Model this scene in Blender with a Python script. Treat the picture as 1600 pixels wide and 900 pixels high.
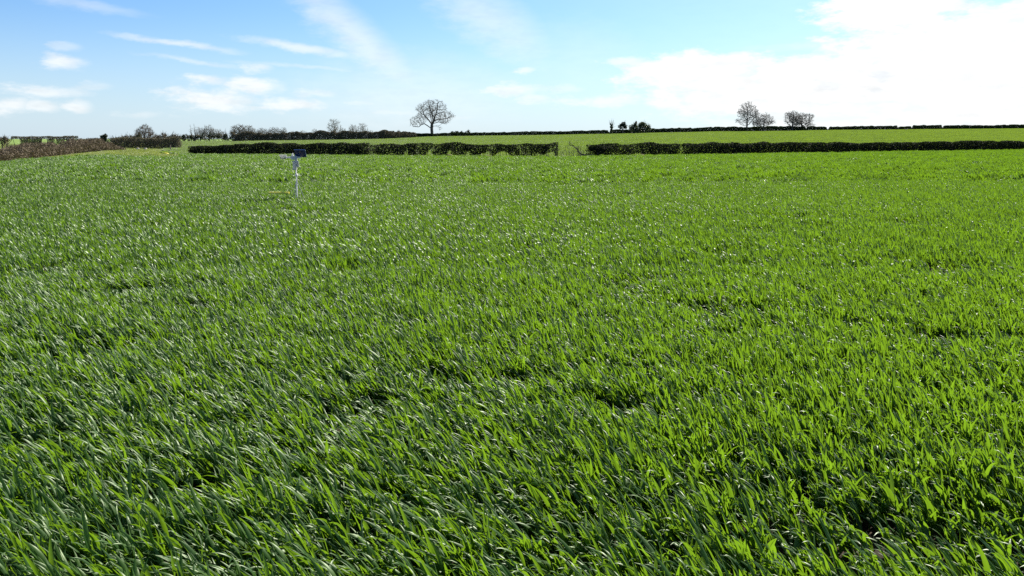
import bpy, math, random
import numpy as np

for o in list(bpy.data.objects):
    bpy.data.objects.remove(o)
scene = bpy.context.scene
COL = scene.collection
R = math.radians

# ------------------------------------------------------------------ camera
F = 1232.0                      # focal length in photo pixels (1600 wide)
CAM_Z = 1.75
HORIZON = 216.0                 # photo row of the true horizon
PITCH = math.atan((450 - HORIZON) / F)
cam_d = bpy.data.cameras.new('camera')
cam_d.sensor_width = 36.0
cam_d.lens = F / 1600 * 36.0
cam_d.clip_start = 0.05
cam_d.clip_end = 20000
cam = bpy.data.objects.new('camera', cam_d)
COL.objects.link(cam)
cam.location = (0, 0, CAM_Z)
cam.rotation_euler = (math.pi / 2 - PITCH, 0, 0)
scene.camera = cam

# ------------------------------------------------------------------ light and exposure
SUN_AZ, SUN_EL = R(33), R(41)
vs = scene.view_settings
vs.view_transform = 'Standard'
vs.look = 'None'
vs.gamma = 1.0
vs.use_curve_mapping = False
vs.exposure = 1.3
sun_d = bpy.data.lights.new('sun', 'SUN')
sun_d.energy = 4.8
sun_d.angle = R(0.53)
sun_d.color = (1.0, 0.95, 0.87)
sun = bpy.data.objects.new('sun', sun_d)
COL.objects.link(sun)
sun.rotation_euler = (math.pi / 2 - SUN_EL, 0, math.pi - SUN_AZ)
sun.location = (30, 50, 60)

cy = scene.cycles
cy.max_bounces = 4
cy.diffuse_bounces = 2
cy.glossy_bounces = 2
cy.transmission_bounces = 4
cy.transparent_max_bounces = 4
cy.volume_bounces = 0
cy.caustics_reflective = False
cy.caustics_refractive = False
cy.use_denoising = False


def pix_dir(px, py):
    a, b = (px - 800) / F, (450 - py) / F
    c, s = math.cos(PITCH), math.sin(PITCH)
    return np.array([a, c + b * s, -s + b * c])


def at(px, py, Y):
    """point on the ray of a photo pixel at ground distance Y"""
    d = pix_dir(px, py)
    return d * (Y / d[1]) + np.array([0, 0, CAM_Z])


def x_at(px, Y):
    return float(at(px, HORIZON, Y)[0])


# ------------------------------------------------------------------ world: sky with clouds
class NT:
    def __init__(self, tree):
        self.t = tree

    def n(self, kind, **kw):
        nd = self.t.nodes.new(kind)
        for k, v in kw.items():
            setattr(nd, k, v)
        return nd

    def set(self, sock, v):
        if hasattr(v, 'is_linked'):
            self.t.links.new(v, sock)
        elif v is not None:
            sock.default_value = v

    def math(self, op, a, b=None, c=None, clamp=False):
        nd = self.n('ShaderNodeMath', operation=op, use_clamp=clamp)
        for s, v in zip(nd.inputs, (a, b, c)):
            self.set(s, v)
        return nd.outputs[0]

    def vmath(self, op, a, b=None, out=0):
        nd = self.n('ShaderNodeVectorMath', operation=op)
        for s, v in zip(nd.inputs, (a, b)):
            self.set(s, v)
        return nd.outputs[out]

    def ramp(self, v, a, b, x=0.0, y=1.0, smooth=True):
        nd = self.n('ShaderNodeMapRange')
        nd.interpolation_type = 'SMOOTHSTEP' if smooth else 'LINEAR'
        for s, q in zip(nd.inputs[:5], (v, a, b, x, y)):
            self.set(s, q)
        return nd.outputs[0]

    def mix(self, f, a, b, blend='MIX'):
        nd = self.n('ShaderNodeMix', data_type='RGBA', blend_type=blend)
        self.set(nd.inputs[0], f)
        self.set(nd.inputs[6], a)
        self.set(nd.inputs[7], b)
        return nd.outputs[2]

    def noise(self, vec, scale, detail=5, rough=0.55, dist=0.0):
        nd = self.n('ShaderNodeTexNoise')
        self.set(nd.inputs['Vector'], vec)
        nd.inputs['Scale'].default_value = scale
        nd.inputs['Detail'].default_value = detail
        nd.inputs['Roughness'].default_value = rough
        nd.inputs['Distortion'].default_value = dist
        return nd.outputs[0]


def rgb(r, g, b):
    return (r, g, b, 1.0)


world = bpy.data.worlds.new('World')
scene.world = world
world.use_nodes = True
wt = world.node_tree
wt.nodes.clear()
W = NT(wt)
sky = W.n('ShaderNodeTexSky', sky_type='NISHITA')
sky.sun_disc = False
sky.sun_elevation = SUN_EL
sky.sun_rotation = SUN_AZ
sky.altitude = 0
sky.air_density = 1.0
sky.dust_density = 0.6
sky.ozone_density = 2.0
tc = W.n('ShaderNodeTexCoord')
sep = W.n('ShaderNodeSeparateXYZ')
wt.links.new(tc.outputs['Generated'], sep.inputs[0])
az = W.math('ARCTAN2', sep.outputs[0], sep.outputs[1])
el = W.math('ARCSINE', sep.outputs[2])
com = W.n('ShaderNodeCombineXYZ')
wt.links.new(az, com.inputs[0])
wt.links.new(el, com.inputs[1])
ang = com.outputs[0]
# cloud coordinates: a little noise warps the outlines of every cloud
st = W.vmath('MULTIPLY', ang, (1.0, 2.6, 0.0))
nz = W.n('ShaderNodeTexNoise')
wt.links.new(st, nz.inputs['Vector'])
nz.inputs['Scale'].default_value = 26.0
nz.inputs['Detail'].default_value = 5
nz.inputs['Roughness'].default_value = 0.62
nfac = nz.outputs[0]
warp = W.vmath('MULTIPLY', W.vmath('SUBTRACT', nz.outputs[1], (0.5, 0.5, 0.5)), (0.030, 0.012, 0.0))
pos = W.vmath('ADD', ang, warp)
puff = W.math('MULTIPLY', W.math('SUBTRACT', nfac, 0.5), 2.2)


def blob(px, py, rx, ry, alpha=1.0, slope=0.0, soft=0.8, puffy=1.15):
    """a cloud at a fixed bearing and height; radii in degrees-of-sky via photo pixels"""
    d = pix_dir(px, py)
    a0 = math.atan2(d[0], d[1])
    e0 = math.asin(d[2] / np.linalg.norm(d))
    k = math.cos(a0) ** 2
    ra, re = rx / F * k, ry / F * math.cos(a0)
    v = W.vmath('SUBTRACT', pos, (a0, e0, 0))
    if slope:
        nd = W.n('ShaderNodeVectorRotate', rotation_type='Z_AXIS')
        wt.links.new(v, nd.inputs['Vector'])
        nd.inputs['Angle'].default_value = -math.atan(slope)
        v = nd.outputs[0]
    ln = W.vmath('LENGTH', W.vmath('MULTIPLY', v, (1 / ra, 1 / re, 0)), out=1)
    if puffy:
        ln = W.math('MULTIPLY_ADD', puff, -puffy, ln)
    return W.ramp(ln, 1.0 + soft * 0.5, 1.0 - soft, 0.0, alpha)


small = [  # fair-weather cumulus, left and centre
    (97, 98, 32, 9, .8), (62, 143, 58, 7, .7), (18, 163, 26, 10, .8), (66, 168, 26, 8, .7), (116, 167, 22, 9, .75),
    (106, 72, 18, 6, .35), (315, 125, 32, 7, .8), (335, 157, 56, 14, .9), (403, 134, 34, 11, .9), (452, 164, 54, 8, .85),
    (405, 107, 18, 6, .6), (275, 139, 11, 4, .55), (495, 146, 34, 6, .5), (800, 141, 46, 9, .75), (832, 154, 24, 7, .6),
    (620, 176, 44, 4, .4), (700, 184, 54, 4, .35), (882, 138, 30, 5, .4), (640, 120, 26, 4, .3), (212, 178, 30, 4, .3), (815, 111, 18, 4, .7), (942, 158, 54, 9, .7), (560, 160, 34, 4, .4), (150, 135, 22, 5, .3), (985, 98, 34, 8, .75),
]
cl = 0.0
for b in small:
    cl = W.math('MAXIMUM', cl, blob(b[0], b[1], b[2] * 1.15, b[3] * 1.25, b[4] * .9))
for b in [(275, 67, 90, 5, .55, .11), (470, 75, 85, 7, .6, .13), (300, 95, 75, 4, .35, .1), (480, 105, 100, 4, .3, .06), (1300, 70, 160, 8, .3, .0)]:
    cl = W.math('MAXIMUM', cl, blob(b[0], b[1], b[2], b[3], b[4], -b[5], soft=.9, puffy=.6))
# broad thin cirrus bands
for b in [(560, 62, 150, 30, .52, -.85), (650, 150, 170, 60, .3, 0), (765, 30, 120, 42, .42, -.6), (900, 80, 120, 60, .16, 0), (130, 8, 90, 8, .3, -.1)]:
    cl = W.math('MAXIMUM', cl, blob(*b[:5], b[5], soft=1.0, puffy=.45))
# the bright bank on the right, going on past the frame towards the sun
for b in [(1085, 112, 120, 30, .96), (1180, 150, 190, 34, .95), (1290, 125, 180, 46, 1), (1470, 95, 200, 90, 1), (1390, 8, 125, 40, 1),
          (1620, 150, 220, 75, 1), (1560, 40, 120, 40, .85), (1850, 60, 260, 170, 1), (1500, -120, 240, 100, .9), (1400, 180, 340, 40, .75)]:
    cl = W.math('MAXIMUM', cl, blob(*b, soft=.4, puffy=.7))
# small grey flecks in the bank
gr = 0.0
for b in [(1300, 132, 38, 8, .22), (1378, 119, 18, 9, .3), (1370, 140, 12, 5, .18), (1490, 75, 12, 5, .12), (1560, 132, 28, 7, .14), (1505, 6, 20, 6, .22), (1505, 40, 12, 6, .15), (1330, 160, 14, 4, .12)]:
    gr = W.math('MAXIMUM', gr, blob(*b, soft=.9))
# scattered cloud over the rest of the sky
hi = W.ramp(W.noise(W.vmath('MULTIPLY', tc.outputs['Generated'], (1, 1, 2.2)), 3.2, 4, .6), .56, .72, 0, .8)
hi = W.math('MULTIPLY', hi, W.ramp(el, R(12), R(22)))
cl = W.math('MAXIMUM', cl, hi)
# thin bright veil round the sun
sd = (math.cos(SUN_EL) * math.sin(SUN_AZ), math.cos(SUN_EL) * math.cos(SUN_AZ), math.sin(SUN_EL))
cosang = W.vmath('DOT_PRODUCT', tc.outputs['Generated'], sd, out=1)
veil = W.math('POWER', W.math('MAXIMUM', cosang, 0.0), 10.0)
cl = W.math('MAXIMUM', cl, W.math('MULTIPLY', veil, .85))
skyc = W.mix(1.0, sky.outputs[0], rgb(0.64, 0.90, 1.22), 'MULTIPLY')
low = W.ramp(el, R(9), R(-1), 0.0, 0.62)
skyc = W.mix(low, skyc, rgb(6.5, 7.65, 8.8))
bright = W.math('MULTIPLY_ADD', veil, 4.0, 8.4)
cc = W.n('ShaderNodeCombineXYZ')
for i, f in enumerate((.985, .998, 1.0)):
    wt.links.new(W.math('MULTIPLY', bright, f), cc.inputs[i])
shade = W.ramp(W.noise(W.vmath('MULTIPLY', W.vmath('ADD', ang, (0, .004, 0)), (1, 3.2, 0)), 30, 3, .6), .3, .62, .92, 1.04)
lit = W.vmath('SCALE', cc.outputs[0])
wt.links.new(shade, lit.node.inputs['Scale'])
skyc = W.mix(cl, skyc, lit)
skyc = W.mix(gr, skyc, rgb(4.2, 5.0, 5.9))
bg = W.n('ShaderNodeBackground')
bg.inputs['Strength'].default_value = 0.05
wt.links.new(skyc, bg.inputs['Color'])
wo = W.n('ShaderNodeOutputWorld')
wt.links.new(bg.outputs[0], wo.inputs[0])

# ------------------------------------------------------------------ materials
def material(name, build):
    m = bpy.data.materials.new(name)
    m.use_nodes = True
    m.node_tree.nodes.clear()
    N = NT(m.node_tree)
    out = N.n('ShaderNodeOutputMaterial')
    m.node_tree.links.new(build(N), out.inputs[0])
    return m


def principled(N, color, rough=.6, spec=.4, normal=None, tint=None):
    p = N.n('ShaderNodeBsdfPrincipled')
    N.set(p.inputs['Base Color'], color)
    N.set(p.inputs['Roughness'], rough)
    N.set(p.inputs['Specular IOR Level'], spec)
    if tint is not None:
        p.inputs['Specular Tint'].default_value = rgb(*tint)
    if normal is not None:
        N.set(p.inputs['Normal'], normal)
    return p.outputs[0]


def leafy(name, dark, light, trans, straw=None, tfac=.4, rough=.42, spec=.5, var=.35, sheen=None):
    """thin leaf: gloss on top, light shining through; colour varies per leaf (tint) and per clump"""
    def build(N):
        at_ = N.n('ShaderNodeAttribute', attribute_name='tint')
        t = at_.outputs['Fac']
        oi = N.n('ShaderNodeObjectInfo')
        geo = N.n('ShaderNodeNewGeometry')
        big = N.noise(geo.outputs['Position'], .22, 3)
        v = N.math('ADD', N.math('MULTIPLY', t, 1 - var), N.math('MULTIPLY', N.math('ADD', oi.outputs['Random'], N.math('SUBTRACT', big, .5)), var), clamp=True)
        c = N.mix(v, rgb(*dark), rgb(*light))
        tr = N.mix(v, rgb(*[q * .7 for q in trans]), rgb(*trans))
        if straw:
            s = N.math('GREATER_THAN', t, .996)
            c = N.mix(s, c, rgb(*straw))
            tr = N.mix(s, tr, rgb(*[q * .8 for q in straw]))
        b = principled(N, c, rough, spec, None, sheen)
        tl = N.n('ShaderNodeBsdfTranslucent')
        N.set(tl.inputs[0], tr)
        ms = N.n('ShaderNodeMixShader')
        ms.inputs[0].default_value = tfac
        N.t.links.new(b, ms.inputs[1])
        N.t.links.new(tl.outputs[0], ms.inputs[2])
        return ms.outputs[0]
    return material(name, build)


def bark(name, a, b, scale=3.0):
    def build(N):
        geo = N.n('ShaderNodeNewGeometry')
        f = N.noise(geo.outputs['Position'], scale, 5)
        c = N.mix(N.ramp(f, .35, .7), rgb(*a), rgb(*b))
        bp = N.n('ShaderNodeBump')
        bp.inputs['Strength'].default_value = .4
        bp.inputs['Distance'].default_value = .03
        N.t.links.new(f, bp.inputs['Height'])
        return principled(N, c, .85, .2, bp.outputs[0])
    return material(name, build)


def plain(name, col, rough=.5, spec=.4, scale=18., amount=.18):
    def build(N):
        geo = N.n('ShaderNodeNewGeometry')
        f = N.noise(geo.outputs['Position'], scale, 4)
        c = N.mix(N.ramp(f, .4, .75, 0, amount), rgb(*col), rgb(*[q * .45 for q in col]))
        return principled(N, c, rough, spec)
    return material(name, build)


def ground_mat(N):
    geo = N.n('ShaderNodeNewGeometry')
    p = geo.outputs['Position']
    crop = N.n('ShaderNodeAttribute', attribute_name='crop').outputs['Fac']
    n1 = N.noise(p, 6.0, 6)
    n2 = N.noise(p, .35, 4)
    soil = N.mix(N.ramp(n1, .35, .7), rgb(.020, .014, .009), rgb(.050, .036, .023))
    grass = N.mix(N.ramp(n2, .3, .7), rgb(.10, .17, .030), rgb(.17, .23, .055))
    grass = N.mix(N.ramp(n1, .45, .75, 0, .5), grass, rgb(.06, .10, .022))
    c = N.mix(crop, grass, soil)
    bp = N.n('ShaderNodeBump')
    bp.inputs['Strength'].default_value = .7
    bp.inputs['Distance'].default_value = .06
    N.t.links.new(n1, bp.inputs['Height'])
    return principled(N, c, .9, .1, bp.outputs[0])


M = {
    'ground': material('field_ground', ground_mat),
    'wheat': leafy('wheat_leaf', (.010, .047, .009), (.054, .112, .018), (.205, .375, .014), straw=(.20, .20, .06), tfac=.40, rough=.45, spec=.55, var=.4, sheen=(.86, 1.0, .68)),
    'far_wheat': leafy('far_wheat_leaf', (.060, .105, .030), (.11, .16, .050), (.24, .36, .03), tfac=.38, rough=.55, spec=.5),
    'pasture': leafy('rough_grass_blade', (.14, .17, .040), (.24, .25, .080), (.34, .42, .05), straw=(.36, .32, .15), tfac=.35, rough=.5),
    'hedge': leafy('hawthorn_leaf', (.014, .017, .009), (.042, .045, .020), (.04, .06, .012), tfac=.14, rough=.8, spec=.1),
    'hedge_brown': leafy('bare_hedge_twig', (.105, .080, .052), (.22, .175, .115), (.12, .09, .05), tfac=.12, rough=.8, spec=.15),
    'hedge_mixed': leafy('budding_hedge_twig', (.10, .08, .058), (.17, .145, .09), (.12, .12, .05), tfac=.12, rough=.75, spec=.2),
    'evergreen': leafy('evergreen_leaf', (.014, .022, .012), (.032, .045, .018), (.03, .06, .01), tfac=.1, rough=.55, spec=.35),
    'hedge_far': leafy('skyline_hedge_leaf', (.026, .034, .018), (.060, .072, .030), (.06, .10, .02), tfac=.18, rough=.8, spec=.1),  # hawthorn leaf made lighter: distance haze put into the leaf colour
    'ivy': leafy('ivy_leaf', (.045, .058, .028), (.11, .12, .05), (.10, .14, .02), tfac=.22, rough=.5, spec=.4),
    'bark': bark('oak_bark', (.060, .050, .042), (.13, .11, .09)),
    'twig': bark('winter_twig', (.14, .12, .10), (.21, .18, .15), 1.0),
    'twig_warm': bark('reddish_twig', (.13, .10, .075), (.20, .155, .12), 1.0),
    'white_plastic': leafy('white_plastic', (.76, .76, .74), (.80, .80, .77), (.80, .80, .76), tfac=.42, rough=.4, spec=.4),
    'grey_plastic': plain('grey_plastic', (.45, .50, .52), .45, .5),
    'navy': plain('navy_panel', (.010, .026, .11), .25, .6, 40, .1),
    'yellow': plain('yellow_plastic', (.85, .70, .08), .45, .4),
    'metal': plain('dull_metal', (.35, .36, .36), .4, .5),
    'wood': bark('weathered_wood', (.10, .08, .06), (.20, .17, .13), 8.0),
    'stone': plain('pale_stone', (.42, .38, .30), .9, .1, 12, .5),
    'earth': plain('turned_earth', (.12, .095, .05), .95, .1, 14, .6),
}

# ------------------------------------------------------------------ helpers
rng = np.random.default_rng(7)


def mesh_np(name, verts, faces, mat=None, tint=None, smooth=False):
    """faces: (n,k) int array or list of such arrays"""
    if not isinstance(faces, list):
        faces = [faces]
    me = bpy.data.meshes.new(name)
    verts = np.asarray(verts, dtype=np.float32)
    me.vertices.add(len(verts))
    me.vertices.foreach_set('co', verts.ravel())
    loops = np.concatenate([f.ravel() for f in faces]).astype(np.int32)
    tot = np.concatenate([np.full(len(f), f.shape[1], dtype=np.int32) for f in faces])
    start = np.concatenate([[0], np.cumsum(tot)[:-1]]).astype(np.int32)
    me.loops.add(len(loops))
    me.loops.foreach_set('vertex_index', loops)
    me.polygons.add(len(tot))
    me.polygons.foreach_set('loop_start', start)
    me.polygons.foreach_set('loop_total', tot)
    if tint is not None:
        a = me.attributes.new('tint', 'FLOAT', 'POINT')
        a.data.foreach_set('value', np.asarray(tint, dtype=np.float32))
    me.update(calc_edges=True)
    me.polygons.foreach_set('use_smooth', np.full(len(tot), smooth, dtype=bool))
    if mat:
        me.materials.append(mat)
    return me


def obj(name, me, parent=None, loc=None, rotz=0.0):
    o = bpy.data.objects.new(name, me)
    COL.objects.link(o)
    if parent:
        o.parent = parent
    if loc is not None:
        o.location = [float(q) for q in loc]
    if rotz:
        o.rotation_euler[2] = rotz
    return o


def tag(o, label=None, cat=None, group=None, kind=None):
    for k, v in (('label', label), ('category', cat), ('group', group), ('kind', kind)):
        if v:
            o[k] = v
    return o


def thing(name, loc, label, cat, group=None, rotz=0.0):
    o = obj(name, None, None, loc, rotz)
    o.empty_display_size = .3
    return tag(o, label, cat, group)


def tubes(P, Q, rp, rq, sides=4):
    """tapered prisms for many segments at once -> verts, quads"""
    P, Q = np.asarray(P, float), np.asarray(Q, float)
    n = len(P)
    d = Q - P
    L = np.linalg.norm(d, axis=1, keepdims=True) + 1e-9
    d = d / L
    ref = np.where(np.abs(d[:, 2:3]) > .9, np.array([[1., 0, 0]]), np.array([[0, 0, 1.]]))
    u = np.cross(d, ref)
    u /= np.linalg.norm(u, axis=1, keepdims=True) + 1e-9
    v = np.cross(d, u)
    a = np.arange(sides) * 2 * math.pi / sides
    ring = np.cos(a)[None, :, None] * u[:, None, :] + np.sin(a)[None, :, None] * v[:, None, :]
    V = np.concatenate([P[:, None, :] + ring * np.reshape(rp, (-1, 1, 1)), Q[:, None, :] + ring * np.reshape(rq, (-1, 1, 1))], axis=1)
    i = np.arange(sides)
    j = (i + 1) % sides
    f = np.stack([i, j, j + sides, i + sides], axis=1)
    Fc = (np.arange(n)[:, None, None] * (2 * sides) + f[None]).reshape(-1, 4)
    return V.reshape(-1, 3), Fc


def leaves(C, size, g, flat=.0, aspect=1.6):
    """small diamond leaves with random facing at centres C -> verts, quads, tint"""
    n = len(C)
    a = g.normal(size=(n, 3))
    a[:, 2] *= (1 - flat)
    a /= np.linalg.norm(a, axis=1, keepdims=True)
    b = np.cross(a, g.normal(size=(n, 3)))
    b /= np.linalg.norm(b, axis=1, keepdims=True) + 1e-9
    s = size * g.uniform(.6, 1.35, size=(n, 1))
    V = np.stack([C - a * s * aspect / 2, C + b * s / 2, C + a * s * aspect / 2, C - b * s / 2], axis=1).reshape(-1, 3)
    Fc = np.arange(4 * n).reshape(n, 4)
    return V, Fc, np.repeat(g.random(n), 4)


class Noise2:
    """smooth value noise on the plane"""
    def __init__(self, seed, size=128):
        self.g = np.random.default_rng(seed).random((size, size))
        self.s = size

    def __call__(self, x, y, scale):
        x, y = np.asarray(x) / scale, np.asarray(y) / scale
        xi, yi = np.floor(x).astype(int), np.floor(y).astype(int)
        fx, fy = x - xi, y - yi
        fx, fy = fx * fx * (3 - 2 * fx), fy * fy * (3 - 2 * fy)
        g, s = self.g, self.s
        a = g[xi % s, yi % s] * (1 - fx) + g[(xi + 1) % s, yi % s] * fx
        b = g[xi % s, (yi + 1) % s] * (1 - fx) + g[(xi + 1) % s, (yi + 1) % s] * fx
        return a * (1 - fy) + b * fy


noise = Noise2(3)

# ------------------------------------------------------------------ terrain
HP = np.array([-400, 0, 190, 300, 600, 870, 1100, 1300, 1600, 2000.])
H_Y = np.array([76, 80, 120, 104, 90, 86, 92, 100, 114, 130.])
H_Z = np.array([-.80, -.80, -.05, -.36, -.26, -.31, -.17, -.10, .05, .2]) - .13
FP = np.array([-400, 0, 190, 300, 450, 600, 680, 870, 1100, 1300, 1600, 2000.])
F_Y = np.array([190, 190, 220, 290, 275, 290, 313, 315, 325, 335, 350, 370.])
F_Z = np.array([-.2, -.1, .0, .45, .95, 1.5, 2.25, 2.85, 4.2, 4.95, 5.8, 6.6])


def px_of(x, y):
    u = np.asarray(x) / np.maximum(np.asarray(y), 4.0)
    return np.clip(800 + u * F * math.cos(PITCH) * 1.0, -400, 2000)


def hedge_line(p):
    return np.interp(p, HP, H_Y)


def far_line(p):
    return np.interp(p, FP, F_Y)


def zt(x, y):
    x, y = np.asarray(x, float), np.asarray(y, float)
    p = px_of(x, y)
    hy, hz = hedge_line(p), np.interp(p, HP, H_Z)
    fy, fz = far_line(p), np.interp(p, FP, F_Z)
    z1 = 0 + (hz - 0) * np.clip(y / hy, 0, 1) ** 1.2
    t = np.clip((y - hy) / (fy - hy), 0, 1)
    z2 = hz + (fz - hz) * t
    t3 = np.clip((y - fy - 12) / 420, 0, 1)
    end = np.where(p < 640, -1.0, -3.0)
    z3 = fz + (end - fz) * t3 * t3 * (3 - 2 * t3)
    return np.where(y <= hy, z1, np.where(y <= fy, z2, z3))


def in_crop(x, y):
    """1 inside the near wheat field, 2 in the far field, 0 on rough grass"""
    p = px_of(x, y)
    hy = hedge_line(p)
    near = (y < hy - 2.2)
    # rough pasture in the corner by the left hedge
    edge = np.interp(p, [-400, 0, 60, 130, 185, 240, 300, 330], [72, 74, 78, 80, 78, 76, 82, 96.])
    near &= (p > 300) | (y < edge)
    far = (y > hy + 2.5) & (y < far_line(p) - 2.0) & (p > 285)
    return np.where(near, 1, np.where(far, 2, 0))


nx, ny = 190, 240
tx = np.sinh(np.linspace(-1, 1, nx) * 5.6) / math.sinh(5.6) * 2600
ty = -70 + (np.exp(np.linspace(0, 1, ny) * 4.6) - 1) / (math.exp(4.6) - 1) * 3200
GX, GY = np.meshgrid(tx, ty)
GZ = zt(GX, GY)
gv = np.stack([GX.ravel(), GY.ravel(), GZ.ravel()], 1)
ii = (np.arange(ny - 1)[:, None] * nx + np.arange(nx - 1)[None]).ravel()
gf = np.stack([ii, ii + 1, ii + nx + 1, ii + nx], 1)
gm = mesh_np('ground', gv, gf, M['ground'], smooth=True)
ca = gm.attributes.new('crop', 'FLOAT', 'POINT')
ca.data.foreach_set('value', ((in_crop(gv[:, 0], gv[:, 1]) == 1) | (gv[:, 1] < 60) & (np.abs(gv[:, 0]) < 70)).astype(np.float32))
tag(obj('ground', gm), kind='structure')

# ------------------------------------------------------------------ wheat
def wheat_leaves(g, base, n, length, width, segs, fold=True, lean=1.0, bent=.36):
    """n arching leaves, blown towards -x -> verts, faces, tint"""
    az0 = math.pi + g.normal(0, .88, n)
    th0 = np.abs(g.normal(.20, .16, n)) * lean
    isb = g.random(n) < bent
    th1 = np.where(isb, g.uniform(1.3, 2.5, n), th0 + np.abs(g.normal(.42, .32, n)))
    L = length * g.uniform(.65, 1.2, n)
    Wd = width * g.uniform(.7, 1.25, n)
    tw0 = g.normal(0, .5, n)
    tw1 = tw0 + g.normal(0, .5, n)
    P = base.copy()
    s = np.linspace(0, 1, segs + 1)
    rings = []
    tintv = g.random(n)
    for k in range(segs + 1):
        t = s[k]
        th = th0 + (th1 - th0) * t ** 1.7
        d = np.stack([np.sin(th) * np.cos(az0), np.sin(th) * np.sin(az0), np.cos(th)], 1)
        d[:, 0] -= .19 * lean * (.5 + t)
        d /= np.linalg.norm(d, axis=1, keepdims=True)
        side = np.stack([-np.sin(az0), np.cos(az0), np.zeros(n)], 1)
        up = np.cross(d, side)
        up /= np.linalg.norm(up, axis=1, keepdims=True)
        side = np.cross(up, d)
        tw = (tw0 + (tw1 - tw0) * t)[:, None]
        sd_ = side * np.cos(tw) + up * np.sin(tw)
        nr = np.cross(sd_, d)
        w = Wd * (min(1.0, .45 + 2.2 * t) * (1 - max(0, (t - .35) / .65) ** 1.6) + .03)
        w = w[:, None] * .5
        if fold:
            rings.append(np.stack([P - sd_ * w, P - nr * w * .35, P + sd_ * w], 1))
        else:
            rings.append(np.stack([P - sd_ * w, P + sd_ * w], 1))
        P = P + d * (L / segs)[:, None]
    V = np.stack(rings, 1)
    m = V.shape[2]
    V = V.reshape(n, -1, 3)
    f = []
    for k in range(segs):
        for q in range(m - 1):
            a = k * m + q
            f.append([a, a + 1, a + m + 1, a + m])
    f = np.array(f)
    Fc = (np.arange(n)[:, None, None] * V.shape[1] + f[None]).reshape(-1, 4)
    return V.reshape(-1, 3), Fc, np.repeat(tintv, V.shape[1])


def plant(g, leaves_n, width, segs, fold, spread=.035, length=.146, bent=.36):
    nt = 3
    tb = g.normal(0, spread, (nt, 2))
    which = g.integers(0, nt, leaves_n)
    h = g.uniform(.0, .11, leaves_n)
    base = np.stack([tb[which, 0] - h * .25, tb[which, 1], h], 1) + g.normal(0, .005, (leaves_n, 3)) * [1, 1, 0]
    return wheat_leaves(g, base, leaves_n, length, width, segs, fold, bent=bent)


def patch(g, side, count, length, width, segs, hmax):
    per = 9
    nt = count // per
    c = np.stack([g.uniform(-side / 2, side / 2, nt), g.uniform(-side / 2, side / 2, nt), g.uniform(-.06, hmax, nt)], 1)
    base = np.repeat(c, per, 0) + g.normal(0, 1, (nt * per, 3)) * [width * 1.2, width * 1.2, .01]
    V, Fc, T = wheat_leaves(g, base, nt * per, length, width, segs, False)
    m = len(T) // (nt * per)
    T = np.clip(.45 * T + .55 * np.repeat(g.random(nt), per * m), 0, .99)
    return V, Fc, T


src = bpy.data.collections.new('wheat_sources')
n_src = 0


def source(V, Fc, T, mat, smooth=True):
    global n_src
    me = mesh_np('wheat_plant', V, Fc, mat, T, smooth)
    o = bpy.data.objects.new('wheat_source_%03d' % n_src, me)
    src.objects.link(o)
    n_src += 1
    return n_src - 1


g = np.random.default_rng(11)
K_NEAR = [source(*plant(g, 13, .0158, 6, True, .030), M['wheat']) for _ in range(22)]
K_MID = [source(*plant(g, 10, .0165, 4, False, .05, .130, .40), M['wheat']) for _ in range(16)]
K_PATCH = [source(*patch(g, .7, 330, .20, .030, 3, .17), M['wheat']) for _ in range(10)]
K_FAR = [source(*patch(g, 2.4, 900, .28, .075, 2, .08), M['far_wheat']) for _ in range(8)]
K_GRASS = [source(*patch(g, 1.2, 420, .13, .022, 2, .02), M['pasture']) for _ in range(8)]


def scatter_group():
    ng = bpy.data.node_groups.new('scatter', 'GeometryNodeTree')
    ng.interface.new_socket('Geometry', in_out='INPUT', socket_type='NodeSocketGeometry')
    ng.interface.new_socket('Geometry', in_out='OUTPUT', socket_type='NodeSocketGeometry')
    i, o = ng.nodes.new('NodeGroupInput'), ng.nodes.new('NodeGroupOutput')
    m2p = ng.nodes.new('GeometryNodeMeshToPoints')
    ci = ng.nodes.new('GeometryNodeCollectionInfo')
    ci.inputs['Collection'].default_value = src
    ci.inputs['Separate Children'].default_value = True
    ci.inputs['Reset Children'].default_value = True
    iop = ng.nodes.new('GeometryNodeInstanceOnPoints')
    iop.inputs['Pick Instance'].default_value = True

    def named(n, t):
        nd = ng.nodes.new('GeometryNodeInputNamedAttribute')
        nd.data_type = t
        nd.inputs['Name'].default_value = n
        return nd.outputs[0]
    lk = ng.links.new
    lk(i.outputs[0], m2p.inputs[0])
    lk(m2p.outputs[0], iop.inputs['Points'])
    lk(ci.outputs[0], iop.inputs['Instance'])
    lk(named('pick', 'INT'), iop.inputs['Instance Index'])
    lk(named('rot', 'FLOAT_VECTOR'), iop.inputs['Rotation'])
    lk(named('scl', 'FLOAT_VECTOR'), iop.inputs['Scale'])
    lk(iop.outputs[0], o.inputs[0])
    return ng


SCATTER = scatter_group()


def scatter(name, P, pick, rot, scl, label, cat):
    me = bpy.data.meshes.new(name)
    me.vertices.add(len(P))
    me.vertices.foreach_set('co', P.astype(np.float32).ravel())
    a = me.attributes.new('pick', 'INT', 'POINT')
    a.data.foreach_set('value', pick.astype(np.int32))
    for n, v in (('rot', rot), ('scl', scl)):
        a = me.attributes.new(n, 'FLOAT_VECTOR', 'POINT')
        a.data.foreach_set('vector', v.astype(np.float32).ravel())
    o = obj(name, me)
    o.modifiers.new('scatter', 'NODES').node_group = SCATTER
    return tag(o, label, cat, kind='stuff')


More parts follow.
